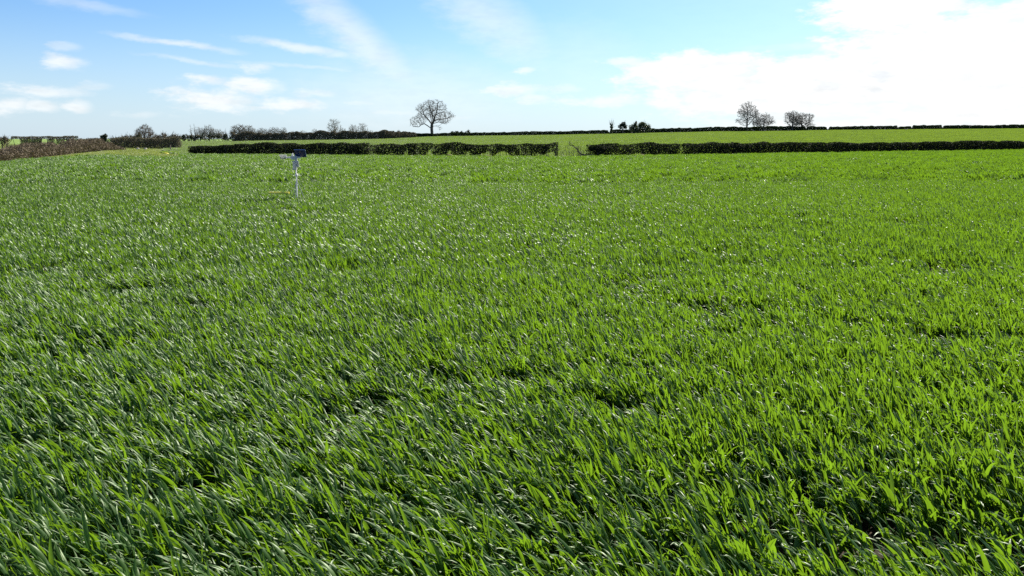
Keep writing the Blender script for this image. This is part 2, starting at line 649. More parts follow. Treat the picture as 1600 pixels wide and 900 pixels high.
def jitter_grid(x0, x1, y0, y1, step, g):
    X, Y = np.meshgrid(np.arange(x0, x1, step), np.arange(y0, y1, step))
    X = X.ravel() + g.uniform(-.5, .5, X.size) * step
    Y = Y.ravel() + g.uniform(-.5, .5, Y.size) * step
    return X, Y


def crop_height(x, y):
    """uneven crop: dips, thin places and wind-combed waves"""
    big = noise(x, y, 3.1)
    mid = noise(x + 40, y + 9, .9)
    fine = noise(x + 70, y + 31, .36)
    return .74 + .16 * big + .14 * mid + .26 * fine


sets = []
for (y0, y1, step, keys, sc_) in ((1.0, 9.5, .060, K_NEAR, 1.05), (8.5, 33.0, .084, K_MID, 1.15), (31.0, 131.0, .62, K_PATCH, 1.0)):
    X, Y = jitter_grid(-y1 * .84 - 2, y1 * .84 + 2, y0, y1, step, g)
    ok = (np.abs(X) < Y * .84 + 2.0) & (in_crop(X, Y) == 1)
    if keys is not K_PATCH:
        thin = noise(X + 13, Y + 57, .55) * .6 + noise(X + 3, Y + 7, 1.7) * .4
        ok &= g.random(len(X)) < np.clip((thin - .21) * 6, .6, 1)
    X, Y = X[ok], Y[ok]
    n = len(X)
    dip = np.clip(((noise(X + 13, Y + 57, .55) * .6 + noise(X + 3, Y + 7, 1.7) * .4) - .14) * 5, 0, 1)
    h = crop_height(X, Y) * (.5 + .5 * dip) * g.uniform(.85, 1.18, n) * sc_
    sets.append((np.stack([X, Y, zt(X, Y)], 1), g.choice(keys, n),
                 np.stack([g.normal(0, .09, n), (noise(X + 5, Y, 2.3) - .62) * .35 + g.normal(0, .10, n), g.normal(0, .6, n)], 1),
                 np.stack([g.uniform(.9, 1.1, n), g.uniform(.9, 1.1, n), h], 1)))
scatter('wheat_crop', *[np.concatenate([s[k] for s in sets]) for k in range(4)],
        'young green wheat filling the field in the foreground', 'wheat')

X, Y = jitter_grid(-330, 330, 84, 372, 1.75, g)
ok = (np.abs(X) < Y * .80) & (in_crop(X, Y) == 2)
tram = np.abs(((Y - X * .02) % 24) - 12) < .9
ok &= ~(tram & (Y > 150))
X, Y = X[ok], Y[ok]
n = len(X)
scatter('far_wheat_crop', np.stack([X, Y, zt(X, Y)], 1), g.choice(K_FAR, n), np.stack([np.zeros(n), np.zeros(n), g.normal(0, .5, n)], 1),
        np.stack([np.ones(n), np.ones(n), .75 + .35 * noise(X, Y, 9)], 1), 'smooth green crop on the rising field beyond the hedge', 'wheat')

# rough grass: the pasture corner on the left and the strips along the hedges
X, Y = jitter_grid(-150, 150, 68, 300, .85, g)
p = px_of(X, Y)
ok = (np.abs(X) < Y * .78) & (in_crop(X, Y) == 0) & ((np.abs(Y - hedge_line(p)) < 4.5) | ((p < 300) & (Y < 190)) | ((p < 360) & (Y < 290) & (g.random(len(X)) < .5)))
X, Y = X[ok], Y[ok]
n = len(X)
scatter('rough_grass', np.stack([X, Y, zt(X, Y)], 1), g.choice(K_GRASS, n), np.stack([np.zeros(n), np.zeros(n), g.uniform(0, 6.28, n)], 1),
        np.stack([np.ones(n), np.ones(n), .55 + .55 * noise(X, Y, 2.5) ** 2], 1), 'pale rough grass along the hedge feet and in the left corner', 'grass')

# ------------------------------------------------------------------ hedges
def hedge(name, path, height, width, label, mat, seed, density=300, leaf=.10, stem_mat='twig', top_noise=.085, floor=.08, open_base=0.0,
          group='field hedges', taper=(0, 0), clumps=0.0, twig_n=5.0, stem_r=.02, aspect=1.6, opening=1.5):
    """path: list of (x, y); height: value or list along the path; a real volume of leaves, twigs and stems"""
    g = np.random.default_rng(seed)
    path = np.array(path, float)
    seg = np.linalg.norm(np.diff(path, axis=0), axis=1)
    cum = np.concatenate([[0], np.cumsum(seg)])
    L = cum[-1]
    hs = np.full(len(path), height) if np.isscalar(height) else np.array(height, float)
    c = path.mean(0)
    base = np.array([c[0], c[1], float(zt(c[0], c[1]))])
    th = thing(name, base, label, 'hedge', group)

    def place(s, off, z01, ztop=None):
        x = np.interp(s, cum, path[:, 0])
        y = np.interp(s, cum, path[:, 1])
        dx = np.interp(s + .5, cum, path[:, 0]) - np.interp(s - .5, cum, path[:, 0])
        dy = np.interp(s + .5, cum, path[:, 1]) - np.interp(s - .5, cum, path[:, 1])
        ln = np.sqrt(dx * dx + dy * dy) + 1e-9
        x, y = x - dy / ln * off, y + dx / ln * off
        h = np.interp(s, cum, hs) * (1 + top_noise * (noise(s + seed * 7, s * 0 + 3.3, 1.1) - .5) * 2 + top_noise * .7 * (noise(s + seed * 3, s * 0, 4.0) - .5) * 2)
        if taper[0]:
            h = h * np.clip(.25 + s / taper[0], 0, 1)
        if taper[1]:
            h = h * np.clip(.25 + (L - s) / taper[1], 0, 1)
        return np.stack([x, y, zt(x, y) + z01 * h], 1) - base

    hm = float(hs.mean())
    n = int(density * L * width * hm)
    s = g.uniform(0, L, n)
    z01 = 1 - g.random(n) ** 1.15
    z01 = floor + (1.03 - floor) * z01
    bulge = .55 + .45 * np.sin(np.clip(z01, 0, 1) * 2.6 + .25)
    off = g.uniform(-1, 1, n) * width / 2 * bulge * (.85 + .3 * noise(s + 11, z01 * 2, .8))
    keep = np.ones(n, bool)
    if open_base:
        k = noise(s + seed * 5, s * 0 + 8, opening) * .6 + noise(s + seed, s * 0 + 1, .6) * .4
        lim = open_base * np.clip((k - .42) * 5, 0, 1)
        keep &= z01 > lim
    if clumps:
        k = noise(s + seed * 2, z01 * 1.2 + 5, .75)
        keep &= g.random(n) < np.clip(1 - clumps + (k - .35) * 3 * clumps, 0, 1)
    s, off, z01 = s[keep], off[keep], z01[keep]
    V, Fc, T = leaves(place(s, off, z01), leaf, g, 0, aspect)
    tag(obj('foliage', mesh_np('hedge_foliage', V, Fc, mat, T), th), kind='stuff')
    # upright stems and side twigs
    m = int(twig_n * L)
    s = g.uniform(0, L, m)
    off = g.normal(0, .16 * width, m)
    A = place(s, off, np.full(m, -.04))
    B = place(s + g.normal(0, .12, m), off + g.normal(0, .1, m), g.uniform(.35, .6, m))
    C = place(s + g.normal(0, .3, m), off + g.normal(0, .25 * width, m), g.uniform(.85, 1.15, m))
    r = stem_r * g.uniform(.7, 1.5, m)
    V1, F1 = tubes(A, B, r, r * .7, 4)
    V2, F2 = tubes(B, C, r * .7, r * .25, 3)
    tag(obj('stems', mesh_np('hedge_stems', np.concatenate([V1, V2]), np.concatenate([F1, F2 + len(V1)]), M[stem_mat]), th), kind='stuff')
    return th


def run(px0, px1, line, n=14, dy=0.0):
    pts = []
    for p in np.linspace(px0, px1, n):
        Y = float(line(p)) + dy
        pts.append((x_at(p, Y), Y))
    return pts


mid = hedge_line
hp = run(297, 575, mid)
hedge('hawthorn_hedge', hp, np.interp(np.linspace(297, 573, 14), [297, 330, 345, 450, 573], [1.2, 1.25, 1.42, 1.5, 1.5]), 1.3,
      'dark trimmed hedge behind the white sensor post', M['hedge'], 1, 620, open_base=.25, clumps=.15)
hedge('hawthorn_hedge', run(582, 872, mid, 16), 1.5, 1.3, 'dark hedge below the lone bare oak, thin and gappy at its foot', M['hedge'], 2, 560, opening=.55, open_base=.55, clumps=.3)
hedge('hawthorn_hedge', run(919, 1062, mid, 8), [1.4, 1.5, 1.45, 1.45, 1.5, 1.5, 1.45, 1.4], 1.4, 'hedge right of the open gap with a broken limb beside it', M['hedge'], 3, 520, open_base=.3, clumps=.3)
hedge('hawthorn_hedge', run(1068, 1800, mid, 24), np.interp(np.linspace(1068, 1800, 24), [1068, 1300, 1600, 1800], [1.42, 1.4, 1.32, 1.32]), 1.4,
      'long dense dark hedge running out of the right edge', M['hedge'], 4, 560, open_base=.12, clumps=.1)
# thin, see-through growth that fills the gaps
hedge('thin_hedge', run(572, 586, mid, 3), 1.35, .7, 'short see-through stretch of thin pale twigs between two dark hedges', M['hedge_mixed'], 5, 240, .07, clumps=.4, twig_n=9)
hedge('thin_hedge', run(866, 912, mid, 4), 1.3, .7, 'sparse pale twigs in the wide hedge gap', M['hedge_mixed'], 6, 110, .06, clumps=.5, twig_n=6)

# left side
lh = [(-95, 62), (x_at(-60, 74), 74), (x_at(0, 81), 81), (x_at(60, 96), 96), (x_at(120, 114), 114), (x_at(184, 133), 133)]
hedge('bramble_hedge', lh, [1.35, 1.35, 1.35, 1.45, 1.6, 1.3], 2.4, 'rough reddish-brown bare hedge slanting in from the left edge', M['hedge_brown'], 7, 260, .065, aspect=5, stem_mat='twig_warm', top_noise=.28, taper=(0, 9), clumps=.25, twig_n=9)
hedge('field_hedge', [(x_at(172, 150), 150), (x_at(225, 150), 150), (x_at(282, 151), 151)], [1.75, 2.0, 2.25], 2.0, 'dark brown trimmed hedge at the far end of the left grass corner', M['hedge_mixed'], 8, 300, .07, aspect=4.5, clumps=.15, open_base=.1)
hedge('clipped_hedge', [(x_at(17, 178), 178), (x_at(122, 186), 186)], 2.3, 1.6, 'flat-topped hedge on bare stems, sky showing between them', M['hedge_mixed'], 9, 240, .12, opening=.8, top_noise=.05, open_base=.8, stem_r=.13, twig_n=1.0)
hedge('field_hedge', [(x_at(362, 262), 262), (x_at(500, 262), 262), (x_at(600, 272), 272), (x_at(648, 285), 285)], [2.9, 2.6, 2.6, 1.9], 2.2, 'long dark brown hedge under the distant bare trees left of the oak', M['hedge_mixed'], 10, 230, .16, 'twig', .18, clumps=.2, twig_n=3, stem_r=.03)
# ridge hedges on the skyline
far = far_line
for k, (a, b, h0, h1, ob, lab) in enumerate([
        (640, 951.5, 1.3, 1.6, .1, 'thin dark skyline hedge either side of the lone oak trunk'),
        (952, 1258, 1.6, 2.0, .1, 'dark skyline hedge between the ivy-clad trees and the right-hand bare trees'),
        (1259, 1291, 1.8, 1.5, .12, 'short gappy skyline hedge just right of the last pair of bare trees'),
        (1294, 1401, 1.5, 1.7, .2, 'skyline hedge between the two bright breaks on the right'),
        (1402, 1423, 1.4, 1.4, .4, 'short thin see-through skyline hedge left of a solid block'),
        (1424, 1470, 1.7, 1.8, .05, 'short solid block of skyline hedge between two narrow breaks'),
        (1472, 1800, 1.6, 1.8, .1, 'gappy skyline hedge at the far right')]):
    hedge('skyline_hedge', run(a, b, far, max(3, int(b - a) // 25)), np.linspace(h0, h1, max(3, int(b - a) // 25)), 1.6, lab, M['hedge_far'], 20 + k, 210, .20, 'twig', .10, floor=0.0, open_base=ob, clumps=.08 + ob * .4, taper=(.8, .8), twig_n=1.6, stem_r=.04, group='hedges on the skyline')

# ------------------------------------------------------------------ trees
def colonize(g, nodes, parents, attr, step, di, dk, iters=140, up=.05):
    """space colonization: grow from the given skeleton into the attraction points"""
    nodes = [np.array(q, float) for q in nodes]
    parents = list(parents)
    A = attr.copy()
    P = np.array(nodes)
    best = np.full(len(A), 1e9)
    idx = np.zeros(len(A), int)
    new0 = 0
    for it in range(iters):
        P = np.array(nodes[new0:])
        if len(P) == 0 or len(A) == 0:
            break
        D = np.linalg.norm(A[:, None, :] - P[None], axis=2)
        j = D.argmin(1)
        dm = D[np.arange(len(A)), j]
        b = dm < best
        best[b] = dm[b]
        idx[b] = j[b] + new0
        keep = best > dk
        A, best, idx = A[keep], best[keep], idx[keep]
        new0 = len(nodes)
        act = best < di
        if not act.any():
            break
        for k in np.unique(idx[act]):
            m = act & (idx == k)
            v = A[m] - nodes[k]
            v /= np.linalg.norm(v, axis=1, keepdims=True) + 1e-9
            d = v.mean(0) + g.normal(0, .16, 3)
            d[2] += up
            ln = np.linalg.norm(d)
            if ln < 1e-3:
                continue
            nodes.append(nodes[k] + d / ln * step)
            parents.append(k)
        if len(nodes) > 9000:
            break
    return np.array(nodes), np.array(parents)


def tree_meshes(nodes, parents, r_tip, power, r_base, g, twigs=2, twig_len=.5, mats=('bark', 'twig'), split=.09, droop=0.0, tw_r=.6):
    n = len(nodes)
    acc = np.zeros(n)
    kids = np.zeros(n, int)
    for k in range(n - 1, 0, -1):
        if acc[k] == 0:
            acc[k] = r_tip ** power
        acc[parents[k]] += acc[k]
        kids[parents[k]] += 1
    rad = np.maximum(acc, r_tip ** power) ** (1 / power)
    s = r_base / rad[0]
    if s < 1:
        rad = np.where(rad > r_tip * 2, r_tip * 2 + (rad - r_tip * 2) * (r_base - r_tip * 2) / (rad[0] - r_tip * 2), rad)
    else:
        rad = rad * (1 + (s - 1) * np.clip((rad - r_tip) / (rad[0] - r_tip + 1e-9), 0, 1))
    ch = np.arange(1, n)
    P, Q = nodes[parents[ch]], nodes[ch]
    rp, rq = np.minimum(rad[parents[ch]], rad[ch] * 1.35), rad[ch]
    thick = rq > split
    out = []
    V, Fc = tubes(P[thick], Q[thick], rp[thick] * 1.02, rq[thick], 7)
    trunk = mesh_np('trunk', V, Fc, M[mats[0]], smooth=True)
    V, Fc = tubes(P[~thick], Q[~thick], rp[~thick], rq[~thick], 4)
    thin = np.where(rad < r_tip * 2.6)[0]
    st_ = np.repeat(thin, twigs)
    m = len(st_)
    pd = nodes[st_] - nodes[parents[st_]]
    pd /= np.linalg.norm(pd, axis=1, keepdims=True) + 1e-9
    d = pd + g.normal(0, .75, (m, 3))
    d[:, 2] += .12 - droop
    d /= np.linalg.norm(d, axis=1, keepdims=True)
    B = nodes[st_] + d * (twig_len * g.uniform(.5, 1.2, m))[:, None]
    V2, F2 = tubes(nodes[st_], B, np.full(m, r_tip * tw_r), np.full(m, r_tip * tw_r * .4), 3)
    crown = mesh_np('crown', np.concatenate([V, V2]), np.concatenate([Fc, F2 + len(V)]), M[mats[1]])
    return trunk, crown


def ell(g, n, c, r, shell=.35):
    v = g.normal(size=(n, 3))
    v /= np.linalg.norm(v, axis=1, keepdims=True)
    q = g.random(n) ** shell
    return np.array(c) + v * q[:, None] * np.array(r)


def place_tree(name, px, Y, meshes, label, cat='tree', group=None, rotz=0.0, scale=(1, 1, 1), dz=-.1):
    x = x_at(px, Y)
    t = thing(name, (x, Y, float(zt(x, Y)) + dz), label, cat, group, rotz)
    t.scale = scale
    obj('trunk', meshes[0], t)
    obj('crown', meshes[1], t)
    return t


def polyline(nodes, parents, start, pts):
    k = start
    for q in pts:
        a = nodes[k]
        q = np.array(q, float)
        steps = max(1, int(np.linalg.norm(q - a) / .55))
        for i in range(1, steps + 1):
            nodes.append(a + (q - a) * i / steps)
            parents.append(k)
            k = len(nodes) - 1
    return k


# the lone oak: main limbs laid out by hand, the rest grown into its crown
g = np.random.default_rng(5)
S = .0212


def oc(x, y, d=0.0):
    return np.array([(x - 660) * S, d, (800 - y) * S])


nd, pa = [oc(660, 806)], [0]
k_tr = polyline(nd, pa, 0, [oc(662, 700), oc(657, 640)])
k_f = polyline(nd, pa, k_tr, [oc(663, 565)])
k = polyline(nd, pa, k_tr, [oc(590, 590, -.6), oc(530, 550, -1.2), oc(470, 572, -1.5), oc(432, 608, -1.6), oc(330, 600, -1.9)])
k = polyline(nd, pa, k_tr + 0, [oc(700, 592, -.5), oc(780, 590, -1.2), oc(812, 640, -1.5)])
k = polyline(nd, pa, k_f, [oc(600, 480, .8), oc(550, 430, 1.4), oc(515, 390, 1.8)])
polyline(nd, pa, k, [oc(500, 330, 1.9), oc(470, 270, 2.2)])
polyline(nd, pa, k, [oc(440, 350, 2.6), oc(400, 300, 3)])
k = polyline(nd, pa, k_f, [oc(700, 510, -.2), oc(715, 440, -.2)])
polyline(nd, pa, k, [oc(670, 380, -.8), oc(640, 280, -1.4), oc(620, 190, -1.7)])
polyline(nd, pa, k, [oc(740, 380, .5), oc(760, 290, .8), oc(775, 190, 1.0)])
polyline(nd, pa, k, [oc(730, 400, -1), oc(800, 370, -2.2), oc(880, 350, -3)])
polyline(nd, pa, k_f, [oc(700, 500, .8), oc(760, 470, 1.4), oc(860, 465, 1.9), oc(930, 450, 2.2), oc(1000, 420, 2.3), oc(1080, 402, 2.6)])
polyline(nd, pa, k_f, [oc(700, 545, -1), oc(800, 520, -2), oc(860, 545, -2.6), oc(940, 540, -3)])
polyline(nd, pa, k_f, [oc(640, 470, 2), oc(620, 380, 3.6), oc(600, 300, 4.2)])
polyline(nd, pa, k_f, [oc(690, 480, -2), oc(690, 400, -3.6), oc(700, 300, -4.3)])
at_pts = np.concatenate([
    ell(g, 1050, oc(690, 300), (6.0, 5.2, 4.3), .5), ell(g, 260, oc(455, 290), (2.0, 2.2, 2.2)), ell(g, 330, oc(410, 490), (3.3, 2.6, 1.9)), ell(g, 200, oc(490, 400), (2.4, 3.0, 2.2)), ell(g, 120, oc(820, 470), (3.0, 3.0, 1.6)),
    ell(g, 330, oc(930, 410), (3.2, 2.6, 2.2)), ell(g, 160, oc(900, 520), (2.0, 2.0, .8)), ell(g, 40, oc(810, 640), (.7, .7, 1.0)), ell(g, 90, oc(300, 560), (1.1, 1.0, .8))])
nodes, par = colonize(g, nd, pa, at_pts, .42, 4.0, .6)
oak = tree_meshes(nodes, par, .028, 1.9, .58, g, 4, .75)
place_tree('oak_tree', 675, 313, oak, 'tall lone bare oak with wide spreading limbs on the skyline', dz=-.25)


def auto_tree(seed, height, rad, clear, n_at, forks, leaner=0.0, flat=.8, step=.4, r_base=.3, tip=.032, mats=('bark', 'twig'), lobes=5, twigs=5, twl=.7, up=.1, split=.09):
    g = np.random.default_rng(seed)
    nd, pa = [np.zeros(3)], [0]
    k = polyline(nd, pa, 0, [(leaner * clear, 0, clear)])
    k2 = k
    top = np.array([leaner * height * .6, 0, height * .72])
    k2 = polyline(nd, pa, k, [top * .5 + np.array([0, 0, clear * .5]) + g.normal(0, .25, 3), top])
    for f in range(forks):
        a = f * 2.4 + g.uniform(0, .6)
        kk = min(k + int(f * max(1, (k2 - k) * .65) / max(1, forks)), k2)
        h0 = nd[kk][2]
        e = np.array([math.cos(a) * rad * .55, math.sin(a) * rad * .55, h0 + (height - h0) * g.uniform(.05, .35)]) + [nd[kk][0], 0, 0]
        polyline(nd, pa, kk, [nd[kk] * .5 + e * .5 + np.array([0, 0, -.15 * rad * .3]), e])
    cz = (clear * .85 + height) / 2
    pts = [ell(g, n_at, (leaner * cz, 0, cz), (rad * .8, rad * .75, (height - clear * .85) / 2 * .92), .5)]
    for q in range(lobes):
        a = q * 2.4 + g.uniform(0, 1)
        zc = g.uniform(clear + .12 * height, height * .85)
        pts.append(ell(g, n_at // 6, (math.cos(a) * rad * .62, math.sin(a) * rad * .5, zc), (rad * .38, rad * .36, rad * .3 * flat), .5))
    pts = np.concatenate(pts)
    zl = clear + .3 * (height - clear)
    q = (pts[:, 0] - leaner * cz) ** 2 + pts[:, 1] ** 2
    pts = pts[q / rad ** 2 + (np.clip(pts[:, 2] - zl, 0, None) / (height - zl)) ** 2 < 1]
    nodes, par = colonize(g, nd, pa, pts, step, max(rad * .8, 1.8), step * 1.35, up=up)
    return tree_meshes(nodes, par, tip, 2.1, r_base, g, twigs, twl, mats, split)


# right-hand group (about 325 m away)
GR = 'bare trees on the right skyline'
T_ash = auto_tree(31, 11.6, 4.6, 2.2, 800, 7, .0, r_base=.28)
T_small = auto_tree(32, 7.0, 2.4, 1.2, 380, 4, r_base=.16)
T_r1 = auto_tree(33, 7.4, 4.4, 1.6, 700, 6, flat=.6, r_base=.26)
T_r2 = auto_tree(34, 8.2, 4.0, 1.5, 800, 6, r_base=.30)
T_r3 = auto_tree(35, 7.5, 5.2, 1.4, 850, 7, flat=.5, r_base=.30)
place_tree('ash_tree', 1166, 328, T_ash, 'tallest bare tree of the right-hand skyline groups, straight central trunk', group=GR, scale=(1.15, 1.15, 1.1))
place_tree('slender_tree', 1181, 334, T_small, 'slim bare tree squeezed between the tallest right-hand tree and its round neighbour', group=GR)
place_tree('bare_tree', 1192, 326, T_r1, 'low bare tree just right of the tallest right-hand tree', group=GR, scale=(1.15, 1.15, 1.06))
place_tree('bare_tree', 1237, 331, T_r2, 'left one of the touching pair of bare trees on the right skyline', group=GR, scale=(1.15, 1.15, 1.06))
place_tree('bare_tree', 1252, 333, T_r3, 'wide low bare tree, rightmost tree on the skyline', group=GR, scale=(1.15, 1.15, 1.06))


def leafy_tree(seed, blobs, trunk_pts, n, leaf, mat, r_base=.2, twigs=60, twig_l=.8):
    """leaf-clad tree: leaves fill uneven clumps; thin bare twigs poke out"""
    g = np.random.default_rng(seed)
    vol = np.array([b[1][0] * b[1][1] * b[1][2] for b in blobs])
    cnt = (n * vol ** .67 / (vol ** .67).sum()).astype(int)
    C = []
    for (c, r), m in zip(blobs, cnt):
        sub = ell(g, max(6, m // 45), c, np.array(r) * .85, .4)
        w = sub[g.integers(0, len(sub), m)]
        C.append(w + g.normal(0, .17, (m, 3)) * np.array(r))
    C = np.concatenate(C)
    C = C[C[:, 2] > .05]
    V, Fc, T = leaves(C, leaf, g)
    pts = np.array(trunk_pts, float)
    rr = np.linspace(r_base, r_base * .4, len(pts))
    TV, TF = tubes(pts[:-1], pts[1:], rr[:-1], rr[1:], 7)
    # limbs to each clump
    A, B = [], []
    for c, r in blobs:
        j = np.abs(pts[:, 2] - (c[2] - r[2] * .6)).argmin()
        A.append(pts[j])
        B.append(np.array(c, float))
    LV, LF = tubes(np.array(A), np.array(B), np.full(len(A), r_base * .45), np.full(len(A), r_base * .15), 5)
    tr = mesh_np('trunk', np.concatenate([TV, LV]), np.concatenate([TF, LF + len(TV)]), M['bark'], smooth=True)
    S0 = C[g.integers(0, len(C), twigs)]
    d = S0 - np.array([0, 0, C[:, 2].mean()])
    d /= np.linalg.norm(d, axis=1, keepdims=True) + 1e-9
    d += g.normal(0, .35, d.shape) + [0, 0, .3]
    WV, WF = tubes(S0, S0 + d * twig_l * g.uniform(.4, 1.1, (twigs, 1)), np.full(twigs, .03), np.full(twigs, .012), 3)
    cr = mesh_np('crown', np.concatenate([V, WV]), np.concatenate([Fc, WF + len(V)]), mat, np.concatenate([T, np.full(len(WV), .3)]))
    return tr, cr


GM = 'leaf-clad trees in the middle of the skyline'
t = leafy_tree(41, [((0, 0, 1.2), (.55, .5, 1.2)), ((.15, 0, 2.7), (.6, .5, 1.2)), ((-.15, .1, 3.6), (.45, .4, .7)), ((.5, 0, 3.6), (.3, .3, .7))],
               [(0, 0, 0), (0, 0, 2), (.1, 0, 3.8)], 1700, .17, M['ivy'], .22, 70, 1.5)
place_tree('ivy_clad_tree', 954.5, 309, t, 'narrow ivy-clad tree stump with bare twigs, leftmost of the dark skyline clump', group=GM)
t = leafy_tree(42, [((0, 0, 3.0), (1.25, 1.1, .9)), ((-.7, 0, 2.4), (.8, .7, .7)), ((.8, 0, 2.2), (.8, .7, .7)), ((.1, 0, 3.7), (.8, .8, .5))],
               [(0, 0, 0), (.05, 0, 1.3), (0, 0, 3)], 2200, .17, M['evergreen'], .22, 50, .6)
place_tree('round_tree', 972.5, 313, t, 'small dark round-headed tree on a clear trunk, second of the skyline clump', group=GM, scale=(1.2, 1.2, 1.18))
t = leafy_tree(43, [((0, 0, 1.6), (1.5, 1.2, 1.5)), ((.6, 0, 2.9), (.8, .8, 1.1)), ((-.8, 0, 2.0), (.9, .8, 1.0)), ((.9, 0, 1.6), (.8, .8, 1.2)), ((.8, 0, 3.8), (.4, .4, .5))],
               [(0, 0, 0), (.1, 0, 1.5), (.4, 0, 3.2)], 2800, .17, M['ivy'], .2, 90, .7)
place_tree('ivy_clad_bush', 989.5, 313, t, 'uneven greenish bush, third of the skyline clump', group=GM, scale=(1.2, 1.2, 1.18))
t = leafy_tree(44, [((-.3, 0, 2.0), (1.7, 1.4, 1.8)), ((1.5, 0, 1.8), (1.1, 1.0, 1.4)), ((-.5, 0, 3.3), (1.1, 1.0, .8)), ((-1.2, 0, 2.4), (.8, .8, 1.2))],
               [(0, 0, 0), (-.1, 0, 1.5), (-.3, 0, 3.2)], 3600, .17, M['ivy'], .22, 90, .7)
place_tree('leafy_bush', 1005, 314, t, 'broadest leafy bush, rightmost of the dark skyline clump', group=GM, scale=(1.15, 1.15, 1.18))

# shrub with broken limb beside the gap in the hedge
gsh = np.random.default_rng(51)
sx, sy = x_at(934, float(mid(934)) - .6), float(mid(934)) - .6
t = leafy_tree(52, [((.1, 0, .9), (.8, .5, .55)), ((-.45, 0, 1.15), (.5, .4, .35)), ((.6, 0, .95), (.5, .4, .5)), ((0, 0, .35), (.35, .3, .4))],
               [(0, 0, -.1), (0, 0, .4), (.05, 0, 1.1)], 1500, .085, M['hedge'], .11, 80, .5)
sh = thing('broken_shrub', (sx, sy, float(zt(sx, sy))), 'dark hawthorn shrub at the hedge gap with a bent limb trailing left', 'shrub')
obj('trunk', t[0], sh)
obj('crown', t[1], sh)
lp = np.array([(0, 0, .25), (-.5, -.1, .33), (-1.1, -.15, .34), (-1.75, -.2, .42), (-2.1, -.2, .72), (-2.3, -.2, 1.05), (-2.65, -.2, 1.35), (-3.0, -.2, 1.42)])
lr = np.array([.11, .105, .095, .085, .065, .05, .035, .02])
LV, LF = tubes(lp[:-1], lp[1:], lr[:-1], lr[1:], 7)
A = lp[gsh.integers(3, 8, 70)] + gsh.normal(0, .04, (70, 3))
Bq = A + gsh.normal(0, .28, (70, 3)) + [-.1, 0, .18]
TV, TF = tubes(A, Bq, np.full(70, .014), np.full(70, .005), 3)
obj('limb', mesh_np('limb', np.concatenate([LV, TV]), np.concatenate([LF, TF + len(LV)]), M['bark']), sh)

# distant trees, left of the oak
GL = 'distant trees on the left skyline'
T_d1 = auto_tree(61, 9.5, 3.6, 1.5, 420, 5, step=.6, r_base=.28, tip=.05, twl=1.0)
T_d2 = auto_tree(62, 8.0, 3.4, 1.2, 380, 5, step=.6, r_base=.25, tip=.05, twl=1.0)
T_row = auto_tree(63, 7.0, 2.4, 1.6, 260, 4, step=.55, r_base=.22, tip=.05, twl=.9)
T_pop = auto_tree(64, 11.0, 1.0, .6, 360, 4, step=.5, r_base=.22, tip=.032, twl=.7, up=.5, lobes=0)
T_dense = auto_tree(65, 5.6, 2.6, .6, 700, 6, step=.35, r_base=.2, tip=.032, mats=('twig_warm', 'twig_warm'), twigs=8, twl=.6)
T_tall = auto_tree(66, 9.0, 4.0, 1.5, 420, 6, step=.5, r_base=.26, tip=.034, twl=.8)

place_tree('willow_tree', 228, 195, T_dense, 'rounded dense reddish-brown bare tree above the left hedges', group=GL, dz=-.3)
place_tree('evergreen_bush', 162, 190, leafy_tree(71, [((0, 0, 1.5), (1.0, .9, 1.4)), ((0, 0, 2.5), (.75, .7, .7)), ((-.45, 0, 2.0), (.5, .5, .6)), ((.45, 0, 1.9), (.5, .5, .6))], [(0, 0, 0), (0, 0, 2.4)], 1900, .16, M['evergreen'], .15, 20, .3),
           'small dark conical evergreen standing alone above the left hedge', group=GL)
place_tree('roadside_bush', 2, 150, leafy_tree(72, [((0, 0, 1.7), (1.3, 1.2, 1.0)), ((.5, 0, 2.2), (.7, .7, .6))], [(0, 0, 0), (0, 0, 1.6)], 900, .15, M['hedge_brown'], .15, 60, .6),
           'brown bare bush cut by the left picture edge', 'bush', group=GL)
for k, (px, h, w) in enumerate([(181, 2.3, 1.9), (193, 2.6, 1.7), (207, 2.9, 2.0), (214, 3.2, 1.8), (243, 2.6, 1.4), (252, 3.3, 1.9), (263, 3.0, 2.0), (273, 3.1, 1.6)]):
    t = leafy_tree(80 + k, [((0, 0, h * .5), (w * .8, 1.0, h * .45)), ((w * .3, 0, h * .7), (w * .5, .8, h * .28)), ((-w * .4, 0, h * .62), (w * .5, .8, h * .25))], [(0, 0, 0), (0, 0, h * .7)], 900, .15,
                   M['hedge_brown'] if k % 3 else M['hedge_mixed'], .12, 110, .7)
    side = 'left of' if px < 228 else 'right of'
    order = {181: 'farthest', 193: 'second farthest', 207: 'third farthest', 214: 'nearest', 243: 'nearest', 252: 'second', 263: 'third', 273: 'farthest'}[px]
    place_tree('brown_bush', px, 188 + (k % 3) * 5, t, 'brown leafless bush %s the rounded tree, %s from it' % (side, order), 'bush', group='brown bushes above the left hedges', dz=-.1)
for px, sc, lab in [(299, .92, 'left one of two narrow pencil-shaped poplars'), (305, .98, 'right one of two narrow pencil-shaped poplars')]:
    place_tree('poplar_tree', px, 470, T_pop, lab, group=GL, scale=(1.5, 1.5, sc), rotz=px)
ORD = ['leftmost', 'second from the left', 'third from the left', 'fourth from the left', 'fifth from the left', 'sixth from the left', 'seventh from the left', 'rightmost']


def nth(k, n):
    return ORD[-1] if k == n - 1 else ORD[k]


